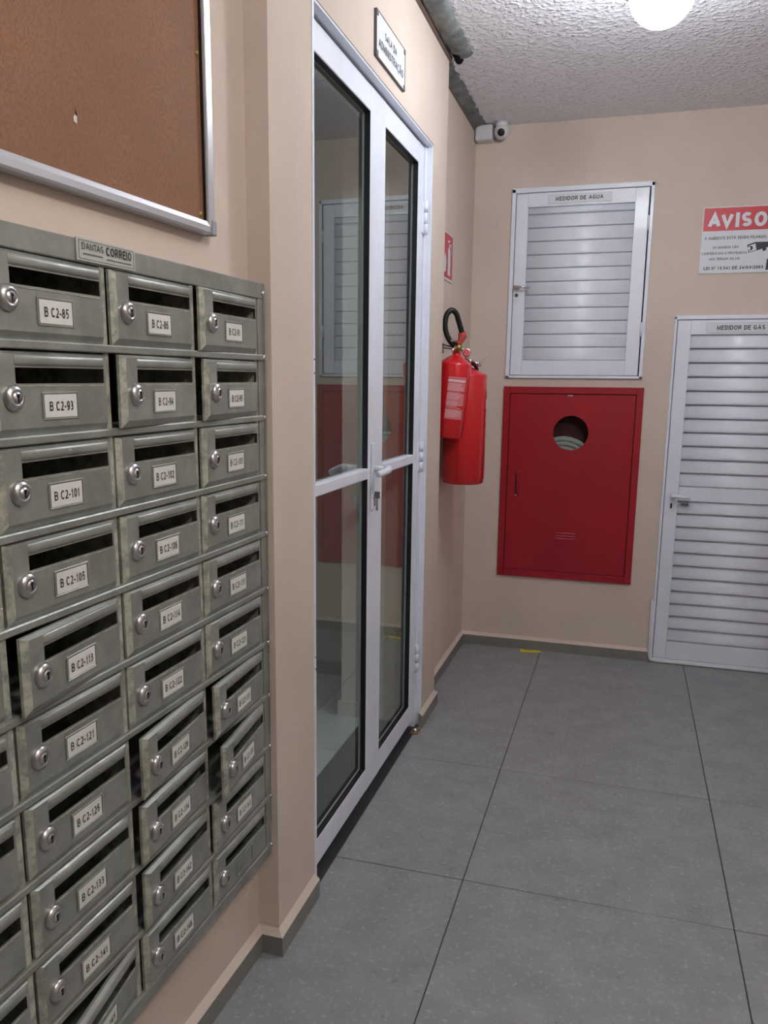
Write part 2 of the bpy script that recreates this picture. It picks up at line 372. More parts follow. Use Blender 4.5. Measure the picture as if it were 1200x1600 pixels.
# baseboards: dark tile skirting with a sloped painted ledge
def skirting(name, path, label):
    b = MB(); hb = .047; th = .014; top = .061
    P = [Vector((*p, 0)) for p in path]
    def off(i, d):
        n1 = n2 = None
        if i > 0: e = (P[i]-P[i-1]).normalized(); n1 = Vector((e.y, -e.x, 0))
        if i < len(P)-1: e = (P[i+1]-P[i]).normalized(); n2 = Vector((e.y, -e.x, 0))
        if n1 is None: return P[i]+n2*d
        if n2 is None: return P[i]+n1*d
        mm = (n1+n2).normalized(); return P[i]+mm*d/mm.dot(n1)
    for i in range(len(P)-1):
        A, B, A2, B2 = P[i], P[i+1], off(i, th), off(i+1, th)
        z = lambda p, h: (p.x, p.y, h)
        b.poly([z(A2, 0), z(B2, 0), z(B2, hb), z(A2, hb)], skirt_m)
        b.poly([z(A2, hb), z(B2, hb), z(B, top), z(A, top)], wall_m)
        for Q, Q2, fl_ in ((A, A2, 0), (B, B2, 1)):
            if (i == 0 and not fl_) or (i == len(P)-2 and fl_):
                b.poly([z(Q, 0), z(Q2, 0), z(Q2, hb), z(Q, top)], skirt_m)
    return tag(b.done(name), label, 'baseboard', kind='structure')
mwx = lambda y: -.049-.0317*(1.4123-y)
skirting('baseboard_left', [(mwx(YF), YF), (-.049, P0), (0, P0), (0, DO0)], 'grey tile baseboard below the mailboxes, wrapping the pilaster')
skirting('baseboard_left', [(0, DO1-.03), (0, P1), (-.0544, P1), (-.0544, YB), (GAS[0]-.003, YB)], 'grey tile baseboard under the extinguishers and along the end wall')

# ------------------------------------------------------------------ glass double door
base = (2.19, 0, 0)
D = root('door_1', ML, base, 'white aluminium double door with tall glass panes, left of the extinguishers', 'door', kind='structure')
b = MB(); z0 = 0
for x0, x1 in ((DO0, DO0+.012), (DO1-.006, DO1)): b.box(x0, x1, -.002, .08, .0, DOH, white_m, .001, 1)
b.box(DO0, DO1, -.002, .08, DOH-.006, DOH, white_m, .001, 1)
b.box(DO0+.012, DO0+.04, .026, .06, 0, DOH-.006, white_m); b.box(2.722, DO1-.006, .018, .06, 0, DOH-.006, white_m)
b.box(DO1, DO1+.002, -.0015, .03, .06, DOH+.0025, black_m); b.box(DO0-.002, DO1+.002, -.0015, .03, DOH, DOH+.0025, black_m)
b.done('frame', D, base)
YL = .022
def leaf(x0, x1, gx0, gx1, label):
    b = MB(); y0, y1 = YL, YL+.024; zb, zt = .034, 2.055; gz0, gz1 = .108, 1.990; m0, m1 = 1.008, 1.0385
    b.box(x0, gx0, y0, y1, zb, zt, white_m, .0007, 1); b.box(gx1, x1, y0, y1, zb, zt, white_m, .0007, 1)
    b.box(gx0, gx1, y0, y1, gz1, zt, white_m, .002, 1); b.box(gx0, gx1, y0, y1, zb, gz0, white_m, .002, 1); b.box(gx0, gx1, y0-.002, y1, m0, m1, white_m, .003, 2)
    L = b.done('leaf', D, base); L['label'] = label
    b = MB()
    for c, d in ((gz0, m0), (m1, gz1)): b.box(gx0-.001, gx1+.001, YL+.017, YL+.021, c-.001, d+.001, glass_m)
    for c, d in ((gz0, m0), (m1, gz1)):
        pass
    G = b; b = MB()
    b.box(gx0, gx0+.0015, YL+.001, YL+.017, gz0, gz1, black_m); b.box(gx1-.0015, gx1, YL+.001, YL+.017, gz0, gz1, black_m)
    b.box(gx0, gx1, YL+.001, YL+.017, gz1-.0015, gz1, black_m); b.box(gx0, gx1, YL+.001, YL+.017, gz0, gz0+.0015, black_m)
    q = b.done('gasket', L); q.data.transform(Matrix.Translation(-Vector(base)))
    G.bm.free()
    for c, d in ((gz0, m0), (m1, gz1)):
        g_ = MB(); g_.poly([(gx0, YL+.017, c), (gx1, YL+.017, c), (gx1, YL+.017, d), (gx0, YL+.017, d)], glass_m)
        clear = mats_clear
        g_.box(gx0, gx1, YL+.0172, YL+.021, c, d, clear)
        g_.done('glass_pane', L, base)
    return L
mats_clear = bpy.data.materials.new('clear glass body'); mats_clear.use_nodes = True
n2 = mats_clear.node_tree; n2.nodes.clear(); oo = n2.nodes.new('ShaderNodeOutputMaterial'); tt = n2.nodes.new('ShaderNodeBsdfTransparent'); tt.inputs[0].default_value = (.97, .99, .98, 1); n2.links.new(tt.outputs[0], oo.inputs[0])
LL = leaf(DO0+.0125, 2.1448, 1.672, 2.124, 'left leaf without a handle')
LR = leaf(2.1450, 2.719, 2.266, 2.648, 'right leaf with the white lever handle')
# lever handle on the right leaf
b = MB(); b.box(2.148, 2.174, YL-.008, YL, .915, 1.108, white_m, .003); b.tube([(2.161, YL-.006, 1.035), (2.161, YL-.045, 1.035)], .009, white_m)
b.tube([(2.161, YL-.040, 1.036), (2.158, YL-.052, 1.036), (2.145, YL-.056, 1.035), (2.10, YL-.056, 1.033), (2.062, YL-.054, 1.031), (2.054, YL-.050, 1.030)], [.010, .011, .0105, .010, .0095, .008], white_m)
h = b.done('door_handle', LR, base); h['label'] = 'white lever handle'
b = MB(); b.lathe([(0, .010), (.008, .010), (.009, .0), (.009, -.002)], (2.161, YL, .952), (0, -1, 0), chrome_m, 16); b.box(2.157, 2.165, YL-.012, YL, .925, .955, chrome_m, .002)
b.box(2.159, 2.163, YL-.026, YL-.010, .948, .968, ink2_m, .001); b.box(2.1595, 2.1625, YL-.020, YL-.014, .912, .948, lock_m, .001)
b.done('lock_and_key', LR, base)
for z in (1.83, 1.025, .275):
    b = MB()
    for k in range(3): b.lathe([(0, 0), (.008, 0), (.008, .034), (0, .034)], (2.722, .013, z-.053+k*.036), (0, 0, 1), white_m, 12)
    b.box(2.700, 2.722, .018, .0225, z-.05, z+.05, white_m, .001, 1)
    b.done('hinge', D, base)
b = MB()
for z in (1.30, 1.33, .6, .63): b.lathe([(.003, 0), (.002, .0015), (0, .0018)], (DO0+.006, -.002, z), (0, -1, 0), chrome_m, 8)
b.done('frame_screw', D, base)

# ------------------------------------------------------------------ louvred meter doors
def slat_mesh(x0, x1, p, bulge, k):
    b = MB(); q = p-.0014
    pr = [(yy*bulge, -q*(1-t)) for t, yy in ((1, .55), (.93, .30), (.82, .02), (.66, -.22), (.48, -.42), (.30, -.60), (.16, -.72), (.07, -.70), (.02, -.50), (0, -.15))]
    pr += [(bulge*.55+.004, -q), (bulge*.55+.004, 0)]
    b.prism(pr, x0, x1, k, smooth=True); return b
def meter_door(name, o, leafb, field, gaps, pitch, bulge, label, sign, signtxt, txtbox):
    x0, x1, z0, z1 = o; lx0, lx1, lz0, lz1 = leafb; fx0, fx1, fz0, fz1 = field
    base = ((x0+x1)/2, 0, z0)
    Dn = root(name, ME, base, label, 'door', kind='structure')
    b = MB(); f0 = -.012
    b.box(x0-.002, lx0-.0025, f0, .05, z0, z1, white_m, .003); b.box(lx1+.005, x1+.002, f0, .05, z0, z1, white_m, .003)
    b.box(x0-.002, x1+.002, f0, .05, lz1+.0025, z1+.002, white_m, .003)
    if lz0-z0 > .008: b.box(x0-.002, x1+.002, f0, .05, z0, lz0-.0025, white_m, .003)
    b.done('frame', Dn, base)
    b = MB(); y0, y1 = -.008, .022
    b.box(lx0, fx0, y0, y1, lz0, lz1, white_m, .002, 1); b.box(fx1, lx1, y0, y1, lz0, lz1, white_m, .002, 1)
    b.box(fx0, fx1, y0, y1, fz1, lz1, white_m); b.box(fx0, fx1, y0, y1, lz0, fz0, white_m)
    for g0, g1 in gaps: b.box(fx0-.0, fx1, y0-.002, y1, g0, g1, white_m, .002, 1)
    b.box(fx0, fx1, .0195, .0215, fz0, fz1, dark_m)  # near-black sheet gives the shade between the slats
    L = b.done('leaf', Dn, base)
    zz = fz1; segs = []; tops = [fz1]+[g[0] for g in gaps]; bots = [g[1] for g in gaps]+[fz0]
    proto = None
    for tp, bt in zip(tops, bots):
        n = max(1, round((tp-bt)/pitch)); p = (tp-bt)/n
        me = slat_mesh(fx0, fx1, p, bulge, white_m)
        s0 = me.done('slat', L, (base[0], 0, 0)); s0.location = (0, .001, tp-base[2])
        for i in range(1, n):
            s = s0.copy(); C.objects.link(s); s.parent = L; s.location = (0, .001, tp-i*p-base[2])
    b = MB(); b.box(x0, x1, .06, .11, z0 if z0 > 0 else .001, z1, dark_m); b.done('shade_backing', Dn, base)  # added near-black sheet stands for the shade in the meter cavity
    b = MB(); sx0, sx1, sz0, sz1 = sign; b.box(sx0, sx1, -.0115, y0, sz0, sz1, sigw_m, .0008, 1)
    for q in ((sx0+.001, sx1-.001, sz1-.0018, sz1-.0008), (sx0+.001, sx1-.001, sz0+.0008, sz0+.0018), (sx0+.001, sx0+.002, sz0+.001, sz1-.001), (sx1-.002, sx1-.001, sz0+.001, sz1-.001)):
        b.box(q[0], q[1], -.0118, -.0114, q[2], q[3], plate_m)
    b.text(signtxt, *txtbox, -.0121, ink_m, .18)
    q = b.done('sign_plate', L, base); q['label'] = 'white plate lettered ' + signtxt
    return Dn, L, base
D2, L2, base2 = meter_door('door_2', WAT, (.141, .7130, 1.3285, 2.127), (.195, .655, 1.395, 2.0685), [(2.0375, 2.0405)], .0587, .0050,
    'small white louvred door above the red cabinet, with a water meter sign', (.282, .558, 2.0785, 2.1165), 'MEDIDOR DE AGUA', (.314, .520, 2.089, 2.1065))
b = MB(); b.box(.144, .172, -.016, -.008, 1.715, 1.728, chrome_m, .003); b.tube([(.150, -.016, 1.722), (.150, -.040, 1.722)], .006, chrome_m); b.tube([(.148, -.040, 1.722), (.18, -.042, 1.720), (.219, -.040, 1.717)], [.007, .006, .006], chrome_m)
b.done('door_handle', L2, base2)
b = MB(); b.lathe([(0, .004), (.008, .004), (.010, 0)], (.1575, -.008, 1.687), (0, -1, 0), ink2_m, 14); b.box(.147, .168, -.010, -.008, 1.660, 1.705, white_m, .001, 1); b.box(.156, .159, -.0135, -.011, 1.682, 1.692, black_m)
b.done('keyhole_plate', L2, base2)
for z in (1.50, 1.95):
    b = MB(); b.lathe([(0, 0), (.006, 0), (.006, .06), (0, .06)], (.7155, -.010, z), (0, 0, 1), white_m, 10); b.done('hinge', D2, base2)
D3, L3, base3 = meter_door('door_3', GAS, (.868, 1.4600, .022, 1.567), (.925, 1.410, .107, 1.5065), [(.772, .836)], .0597, .013,
    'tall white louvred door with a gas meter sign, at the right edge', (.985, 1.262, 1.512, 1.5565), 'MEDIDOR DE GAS', (1.0285, 1.2205, 1.5245, 1.5435))
b = MB(); b.box(.886, .911, -.012, -.008, .722, .812, white_m, .002); b.tube([(.898, -.012, .795), (.898, -.042, .795)], .008, white_m); b.tube([(.895, -.042, .795), (.925, -.046, .795), (.975, -.044, .792)], [.010, .009, .008], white_m)
b.done('door_handle', L3, base3)
b = MB(); b.box(.894, .902, -.0135, -.012, .736, .760, black_m, .002); b.done('keyhole', L3, base3)
b = MB(); b.box(.938, .972, -.012, -.0085, .752, .762, ink2_m, .001, 1); b.done('grey_tag', L3, base3)
b = MB(); b.tube([(.848, -.012, .30), (.850, -.014, .04), (.856, -.016, .012), (.872, -.018, .007), (1.1, -.018, .007), (1.472, -.018, .007)], .006, pvc_m, 8)
b.done('door_seal', D3, base3)

# ------------------------------------------------------------------ red hose cabinet
base = (.43, 0, .366)
K = root('fire_hose_cabinet', ME, base, 'red steel cabinet with round opening, set in the end wall below the water meter door', 'fire cabinet')
b = MB(); x0, x1, z0, z1 = .1165, .7460, .366, 1.275
for q in ((x0, .1465, z0, z1), (.7155, x1, z0, z1), (.1465, .7155, 1.2435, z1), (.1465, .7155, z0, .3985)): b.box(q[0], q[1], -.014, -.0005, q[2], q[3], red_m, .002, 1)
b.done('frame', K, base)
b = MB(); b.slab(.1405, .7215, .3925, 1.2495, .0005, .115, [(.1475, .7145, .3995, 1.2425)], cabin_m); b.box(.145, .718, .110, .115, .395, 1.247, cabin_m)
b.done('box_lining', K, base)
# door with round hole
b = MB(); cx, cz, cr = .434, 1.0645, .080; n = 40; X0, X1, Z0, Z1 = .1495, .7125, .4015, 1.2405; ri = b.mi(red_m)
sq = []
for i in range(n):
    t = 2*math.pi*i/n; dx, dz = math.cos(t), math.sin(t)
    lim = min(((X1-cx) if dx > 0 else (cx-X0))/max(abs(dx), 1e-6), ((Z1-cz) if dz > 0 else (cz-Z0))/max(abs(dz), 1e-6))
    sq.append((cx+dx*lim, cz+dz*lim))
def ringface(y, flip):
    ci = [b.bm.verts.new((cx+cr*math.cos(2*math.pi*i/n), y, cz+cr*math.sin(2*math.pi*i/n))) for i in range(n)]
    oi = [b.bm.verts.new((p[0], y, p[1])) for p in sq]
    for i in range(n):
        j = (i+1) % n; q = [ci[i], ci[j], oi[j], oi[i]]
        (b.bm.faces.new(q if flip else q[::-1])).material_index = ri
        # corner fill
        pa, pb = sq[i], sq[j]
        if abs(pa[0]-pb[0]) > 1e-5 and abs(pa[1]-pb[1]) > 1e-5:
            c = (X1 if pa[0] > cx and pb[0] > cx else X0, Z1 if pa[1] > cz and pb[1] > cz else Z0)
            v = b.bm.verts.new((c[0], y, c[1])); q = [oi[i], oi[j], v]; (b.bm.faces.new(q if flip else q[::-1])).material_index = ri
    return ci
c1 = ringface(-.011, False); c2 = ringface(-.004, True)
for i in range(n): j = (i+1) % n; b.bm.faces.new((c1[i], c2[i], c2[j], c1[j])).material_index = ri
for q in ([(X0, -.011, Z0), (X0, -.004, Z0), (X0, -.004, Z1), (X0, -.011, Z1)], [(X1, -.011, Z0), (X1, -.011, Z1), (X1, -.004, Z1), (X1, -.004, Z0)],
          [(X0, -.011, Z1), (X0, -.004, Z1), (X1, -.004, Z1), (X1, -.011, Z1)], [(X0, -.011, Z0), (X1, -.011, Z0), (X1, -.004, Z0), (X0, -.004, Z0)]): b.poly(q, red_m)
KD = b.done('door', K, base)
b = MB(); b.box(.1895, .2085, -.0135, -.011, .765, .872, red_m, .004, 3); b.box(.1885, .1925, -.0145, -.0125, .768, .868, black_m, .001, 1); b.tube([(.196, -.012, .770), (.199, -.019, .79), (.200, -.020, .82), (.199, -.019, .85), (.196, -.012, .866)], .0045, red_m, 8); b.box(.187, .197, -.0155, -.013, .7605, .7665, plate_m, .001, 1)
b.done('handle', KD, base)
for z in (.590, .577, .564):
    b = MB(); b.prism([(-.011, z-.003), (-.0128, z-.001), (-.011, z+.003)][::-1], .388, .482, red_m); b.done('vent_slot', KD, base)
b = MB(); b.box(.412, .436, -.0135, -.011, 1.233, 1.2385, plate_m, .001, 1); b.done('latch', KD, base)
# hose inside
b = MB()
for k in range(5):
    r = .055+.022*k; pts = [(.40+r*math.cos(t), .055, .89+r*math.sin(t)) for t in [2*math.pi*i/32 for i in range(33)]]; b.tube(pts, .0135, hose_m, 10, False)
b.lathe([(0, .0), (.05, 0), (.05, .03), (0, .03)], (.40, .07, .89), (0, -1, 0), hose_m)
b.box(.39, .41, .06, .1095, .72, .90, hose_m)
hr = root('fire_hose', ME, (.40, .055, .73), 'coiled pale hose inside the red cabinet, glimpsed through its round opening', 'hose')
b.done('hose_coil', hr, (.40, .055, .73))

# ------------------------------------------------------------------ notices
base = (1.075, 0, 1.76)
b = MB(); ax0, ax1, az0, az1 = .9365, 1.2150, 1.7605, 2.0315
A = root('notice_sign', ME, (1.075, 0, az0), 'red and white camera surveillance warning sign on the end wall above the gas meter door', 'sign')
off = (1.075, 0, az0)
b.box(ax0, ax1, -.0045, -.0005, az0, az1, sigw_m, .0008, 1); b.done('panel', A, off)
b = MB(); b.box(ax0+.004, ax1-.004, -.0050, -.0040, 1.9345, 2.0275, signred_m); b.text('AVISO', .9575, 1.1895, 1.947, 2.006, -.0055, sigw_m, .23); b.done('red_banner', A, off)
y = -.0050
for ln in (('O AMBIENTE ESTÁ SENDO FILMADO.', .950, 1.194, 1.899, 1.911, .17), ('AS IMAGENS SÃO', .985, 1.087, 1.862, 1.8725, .17), ('CONFIDENCIAIS E PROTEGIDAS', .9425, 1.122, 1.838, 1.848, .17),
           ('NOS TERMOS DA LEI', .974, 1.095, 1.815, 1.825, .17), ('LEI N° 13.541 DE 24/03/2003', .955, 1.190, 1.776, 1.789, .2)):
    b = MB(); b.text(*ln[:5], y, ink_m, ln[5]); b.done('text_line', A, off)

b = MB()
P2 = lambda pts, k, yy: b.poly([(p[0], yy, p[1]) for p in pts], k)
P2([(1.120, 1.874), (1.150, 1.884), (1.207, 1.884), (1.207, 1.862), (1.196, 1.862), (1.196, 1.850), (1.184, 1.846), (1.180, 1.856), (1.160, 1.850), (1.128, 1.842)], ink_m, -.0050)
P2([(1.126, 1.870), (1.152, 1.878), (1.158, 1.852), (1.130, 1.845)], sigw_m, -.0053)
P2([(1.134+.009*math.cos(t)*1.1, 1.860+.0095*math.sin(t)) for t in [2*math.pi*i/16 for i in range(16)]], ink_m, -.0056)
P2([(1.129+.006*math.cos(t), 1.859+.007*math.sin(t)) for t in [2*math.pi*i/12 for i in range(12)]], sigw_m, -.0059)
P2([(1.200, 1.770), (1.210, 1.770), (1.210, 1.815), (1.202, 1.815)], ink_m, -.0050)
b.done('camera_pictogram', A, off)

off = (2.218, 0, 2.108)
A = root('room_sign', ML, off, 'small white office nameplate with metal corner clips above the glass door', 'sign')
b = MB(); b.box(2.0770, 2.3560, -.006, -.0005, 2.1085, 2.2170, sigw_m, .001, 1); b.done('panel', A, off)
b = MB(); b.text('SALA DA', 2.155, 2.270, 2.170, 2.189, -.0064, ink_m, .17); b.done('text_line', A, off)
b = MB(); b.text('ADMINISTRAÇÃO', 2.098, 2.338, 2.136, 2.157, -.0064, ink_m, .17); b.done('text_line', A, off)
b = MB()
for q in ((2.076, 2.357, 2.1075, 2.1095), (2.076, 2.357, 2.216, 2.2175), (2.0757, 2.0777, 2.1075, 2.2175), (2.3555, 2.357, 2.1075, 2.2175)): b.box(q[0], q[1], -.0075, -.0005, q[2], q[3], ink2_m)
b.done('rim', A, off)
for x in (2.083, 2.350):
    for z in (2.115, 2.210): q = MB(); q.box(x-.007, x+.007, -.009, -.0005, z-.007, z+.007, ink2_m, .002); q.done('corner_clip', A, off)

off = (3.265, 0, 1.70)
A = root('extinguisher_sign', MR, off, 'red sign with a white extinguisher symbol high on the wall over the extinguishers', 'sign')
b = MB(); b.box(3.172, 3.360, -.003, -.0005, 1.692, 1.876, sigw_m, .0005, 1); b.box(3.177, 3.355, -.0034, -.0028, 1.703, 1.871, signred_m); b.done('panel', A, off)
b = MB(); y = -.0038
P2 = lambda pts, k, yy=y: b.poly([(p[0], yy, p[1]) for p in pts], k)
P2([(3.265, 1.715), (3.315, 1.715), (3.315, 1.806), (3.309, 1.818), (3.298, 1.825), (3.298, 1.838), (3.284, 1.838), (3.284, 1.825), (3.271, 1.818), (3.265, 1.806)], sigw_m)
P2([(3.300, 1.832), (3.322, 1.842), (3.336, 1.826), (3.342, 1.80), (3.336, 1.80), (3.330, 1.822), (3.320, 1.834), (3.300, 1.826)], sigw_m)
P2([(3.262, 1.838), (3.300, 1.846), (3.300, 1.852), (3.262, 1.846)], sigw_m); P2([(3.195, 1.722), (3.228, 1.722), (3.240, 1.765), (3.222, 1.80), (3.210, 1.775), (3.200, 1.79), (3.188, 1.755)], sigw_m)
b.done('pictogram', A, off)

# ------------------------------------------------------------------ extinguishers
def extinguisher(label, x, y, zb, r, zsh, lean, stick):
    """x,y axis at the shoulder; zb bottom, zsh shoulder height; lean = shift of the foot towards the wall"""
    o = bpy.data.objects.new('fire_extinguisher', None); C.objects.link(o); tag(o, label, 'fire extinguisher', 'red fire extinguishers hanging in the recess')
    h = zsh-zb
    ang = math.atan2(lean, h); Mx = Matrix.Translation((x, y, zsh)) @ Matrix.Rotation(ang, 4, 'Y')
    o.matrix_world = Mx @ Matrix.Translation((0, 0, -h))
    dome = r*(.62 if r < .07 else .42)
    b = MB(); pr = [(0, -.0), (r*.9, 0), (r*.97, .006), (r*.97, .018), (r, .021)]+[(r, h)]
    pr += [(r*.985, h+.004), (r*.94, h+.008), (r*.72, h+dome*.45), (r*.48, h+dome*.75), (r*.32, h+dome*.92)]
    pr += [(r*.27, h+dome*.98), (r*.27, h+dome+.012), (0, h+dome+.012)]
    b.lathe(pr, (0, 0, 0), (0, 0, 1), exred_m, 40); b.done('cylinder', o)
    return o, h, dome
zc = lambda p: p
E1, h, dm = extinguisher('front fire extinguisher with black looped hose and pale instruction sticker', .034, 3.060, 1.075, .0625, 1.355, .027, None)
def sticker(o, r, a0, a1, z0, z1, rows, k1, k2, lname):
    b = MB(); n = 10; rr = r+.0006
    def strip(za, zb_, k, A0=a0, A1=a1, q=0):
        for i in range(n):
            t0, t1 = A0+(A1-A0)*i/n, A0+(A1-A0)*(i+1)/n
            b.poly([((rr+q)*math.cos(t0), (rr+q)*math.sin(t0), za), ((rr+q)*math.cos(t1), (rr+q)*math.sin(t1), za), ((rr+q)*math.cos(t1), (rr+q)*math.sin(t1), zb_), ((rr+q)*math.cos(t0), (rr+q)*math.sin(t0), zb_)], k, True)
    for (za, zb_, k) in rows: strip(z0+(z1-z0)*za, z0+(z1-z0)*zb_, k)
    # fine print lines
    m = 0
    z = z0+.004
    while z < z0+(z1-z0)*.93:
        w = random.uniform(.6, .95); strip(z, z+.0016, pinkw_m if m % 7 else pinkl_m, a0+.03, a0+(a1-a0)*w, .0004); z += .0048; m += 1
    q = b.done('sticker', o); q['label'] = lname
A0, A1 = math.radians(-96), math.radians(-30)
sticker(E1, .0625, A0, A1, .075, .235, [(0, .24, pinkl_m), (.32, .62, pinkl_m), (.66, .86, pinkl_m), (.88, .94, pinkw_m), (.95, 1, pinkl_m)], pinkl_m, pinkw_m, 'pale pink printed instruction sticker')
ht = h+dm
b = MB(); b.lathe([(.016, 0), (.016, .014), (.012, .016), (.012, .03), (0, .03)], (0, 0, ht), (0, 0, 1), brass_m, 16); b.box(-.012, .012, -.02, .016, ht+.014, ht+.036, brass_m, .004)
b.lathe([(.011, 0), (.011, .016), (0, .018)], (.004, -.012, ht+.026), (.6, -.8, 0), brass_m, 12); b.done('valve', E1)
b = MB(); b.tube([(0, -.012, ht+.04), (-.004, -.05, ht+.05), (-.008, -.082, ht+.047)], [.005, .005, .004], chrome_m, 8); b.tube([(0, -.012, ht+.03), (-.002, -.04, ht+.024), (-.004, -.07, ht+.012)], [.005, .005, .004], chrome_m, 8); b.done('squeeze_handle', E1)
b = MB()
pts = [(-.010, -.010, ht+.030), (-.030, -.022, ht+.050), (-.046, -.030, ht+.080), (-.052, -.034, ht+.115), (-.048, -.032, ht+.145), (-.034, -.024, ht+.160), (-.018, -.012, ht+.150), (-.008, .000, ht+.125), (.002, .010, ht+.098), (.008, .016, ht+.080)]
# smooth
def smooth(p, n=5):
    p = [Vector(q) for q in p]; o_ = []
    for i in range(len(p)-1):
        a, b0, c0, d = p[max(i-1, 0)], p[i], p[i+1], p[min(i+2, len(p)-1)]
        for j in range(n):
            t = j/n; o_.append(.5*((2*b0)+(-a+c0)*t+(2*a-5*b0+4*c0-d)*t*t+(-a+3*b0-3*c0+d)*t**3))
    return o_+[p[-1]]
b.tube(smooth(pts), .0105, black_m, 12); q = b.done('hose', E1); q['label'] = 'black rubber hose'
b = MB(); b.tube([(.007, .016, ht+.084), (.011, .018, ht+.070), (.006, .010, ht+.050), (.000, .002, ht+.036)], [.015, .017, .011, .010], rednoz_m, 14); b.tube([(.002, .004, ht+.044), (-.006, -.006, ht+.030)], [.014, .012], rednoz_m, 12); q = b.done('nozzle', E1); q['label'] = 'reddish rubber nozzle'
b = MB(); b.tube(smooth([(-.066, -.05, ht+.13), (-.074, -.058, ht+.10), (-.074, -.056, ht+.05), (-.066, -.045, ht+.015)]), .0014, paper_m, 6); b.done('seal_string', E1)

E2, h2, dm2 = extinguisher('rear fire extinguisher with the longer plain cylinder, close to the corner', .045, 3.222, .880, .0865, 1.314, .0, None)
sticker(E2, .0865, math.radians(-6), math.radians(22), .16, .34, [(0, .4, pinkl_m), (.5, .7, pinkl_m), (.8, 1, pinkw_m)], pinkl_m, pinkw_m, 'pale printed sticker on the right side')
E2.children[0]; ht = h2+dm2
b = MB(); b.lathe([(.020, -.006), (.020, .012), (.014, .014), (.014, .03), (0, .03)], (0, 0, ht), (0, 0, 1), black_m, 16); b.box(-.010, .022, -.014, .014, ht+.012, ht+.030, chrome_m, .004); b.done('valve', E2)
b = MB(); b.lathe([(0, -.006), (.017, -.006), (.018, 0), (.018, .006), (.014, .008), (0, .008)], (.002, -.010, ht+.056), (.25, -.95, .2), chrome_m, 20); b.lathe([(.0, .0088), (.013, .0088)], (.002, -.010, ht+.056), (.25, -.95, .2), exred_m, 16); b.tube([(0, -.008, ht+.03), (0, -.008, ht+.045)], .006, chrome_m); b.done('pressure_gauge', E2)
b = MB(); b.tube(smooth([(-.01, 0, ht+.03), (-.03, -.01, ht+.045), (-.028, -.012, ht+.065), (-.012, -.008, ht+.07)]), .004, chrome_m, 8); b.tube(smooth([(.01, 0, ht+.024), (.035, -.004, ht+.02), (.05, -.006, ht+.004)]), [.006]*11, chrome_m, 8)
b.lathe([(.004, 0), (.011, 0), (.011, .005), (.004, .005)], (.052, -.006, ht+.012), (1, -.6, 0), chrome_m, 14); b.tube(smooth([(.052, -.006, ht+.018), (.072, -.004, ht+.03), (.082, 0, ht+.05)]), .0012, chrome_m, 6); b.done('squeeze_handle', E2)
b = MB(); b.tube(smooth([(.012, .0, ht+.02), (.036, .010, ht+.005), (.046, .018, ht-.03), (.052, .024, ht-.05)]), .0075, black_m, 10); b.done('hose', E2)
for yy, zz, lb, xx in ((3.060, 1.423, 'grey wall hook holding the front extinguisher', .034), (3.222, 1.415, 'grey wall hook holding the rear extinguisher', .045)):
    b = MB(); b.box(-.0542, -.051, yy-.012, yy+.012, zz-.01, zz+.03, ink2_m, .001, 1); b.tube([(-.052, yy, zz+.012), (-.01, yy, zz+.006), (xx-.010, yy-.001, zz-.002)], .003, ink2_m, 8)
    tag(b.done('wall_hook'), lb, 'hook')

# ------------------------------------------------------------------ mailbox cabinet
CA, CW, MZ, RP = -.26182, .23407, .44276, .11753; NC = 4; NR = 10
sl = CA-(NC-1)*CW-.012
base = (-.48, 0, -.757)
K = root('mailbox_cabinet', MM, base, 'grey galvanised steel bank of mailboxes on the wall at left, beneath the brown board', 'mailboxes')
b = MB()
b.box(sl-.02, .0, -.004, .030, .4365, .4665, metal_m, .0015, 1)      # header
b.box(sl-.02, .0, -.003, .030, -.757, -.7365, metal_m, .0015, 1)
b.box(-.027, -.0005, -.003, .030, -.7365, .4365, metal_m, .001, 1); b.box(-.006, -.0002, -.0045, .030, -.756, .465, metal_m)
b.box(sl-.02, sl, -.003, .030, -.7365, .4365, metal_m, .001, 1)
b.done('outer_frame', K, base)
b = MB(); b.slab(sl-.015, -.027, -.735, .440, .002, .165, [(sl, -.029, -.733, .438)], dark_m); b.box(sl-.01, -.028, .160, .165, -.734, .439, dark_m); b.done('body', K, base)  # steel interior coloured near-black, so the shade behind the slots is painted in
for c in range(NC+1):
    s = CA-(c-1)*CW-.0022 if c else -.0295
    if c == 0: s = CA+CW-.006
    b = MB(); b.box(s-.0065, s+.0055, -.0005, .155, -.733, .437, worn_m, .001, 1); b.done('divider', K, base)
# shelf rails between rows
b = MB(); x0, x1 = sl, -.014
b.prism([(.155, -.001), (-.003, -.001), (-.003, -.0048), (-.0052, -.0056), (-.0064, -.0040), (-.0064, .0036), (-.0048, .0055), (-.001, .006), (.155, .0055)][::-1], x0, x1, metal_m)
s0 = b.done('shelf_rail', K, (base[0], 0, 0)); s0.location = (0, 0, MZ-RP-base[2])
for r in range(2, NR+1):
    q = s0.copy(); C.objects.link(q); q.parent = K; q.location = (0, 0, MZ-r*RP-base[2]+(.0 if r < NR else .001))
b = MB(); b.lathe([(.0056, -.0018), (.0056, 0), (.0050, .0020), (.003, .0034), (0, .0038)], (0, 0, 0), (0, -1, 0), chrome_m, 12); s0 = b.done('screw', K)
for r in range(NR+1):
    q = s0 if r == 0 else s0.copy()
    if r: C.objects.link(q); q.parent = K
    q.location = (-.0085-base[0], -.0046, MZ-r*RP+(.004 if r == 0 else 0)-base[2])
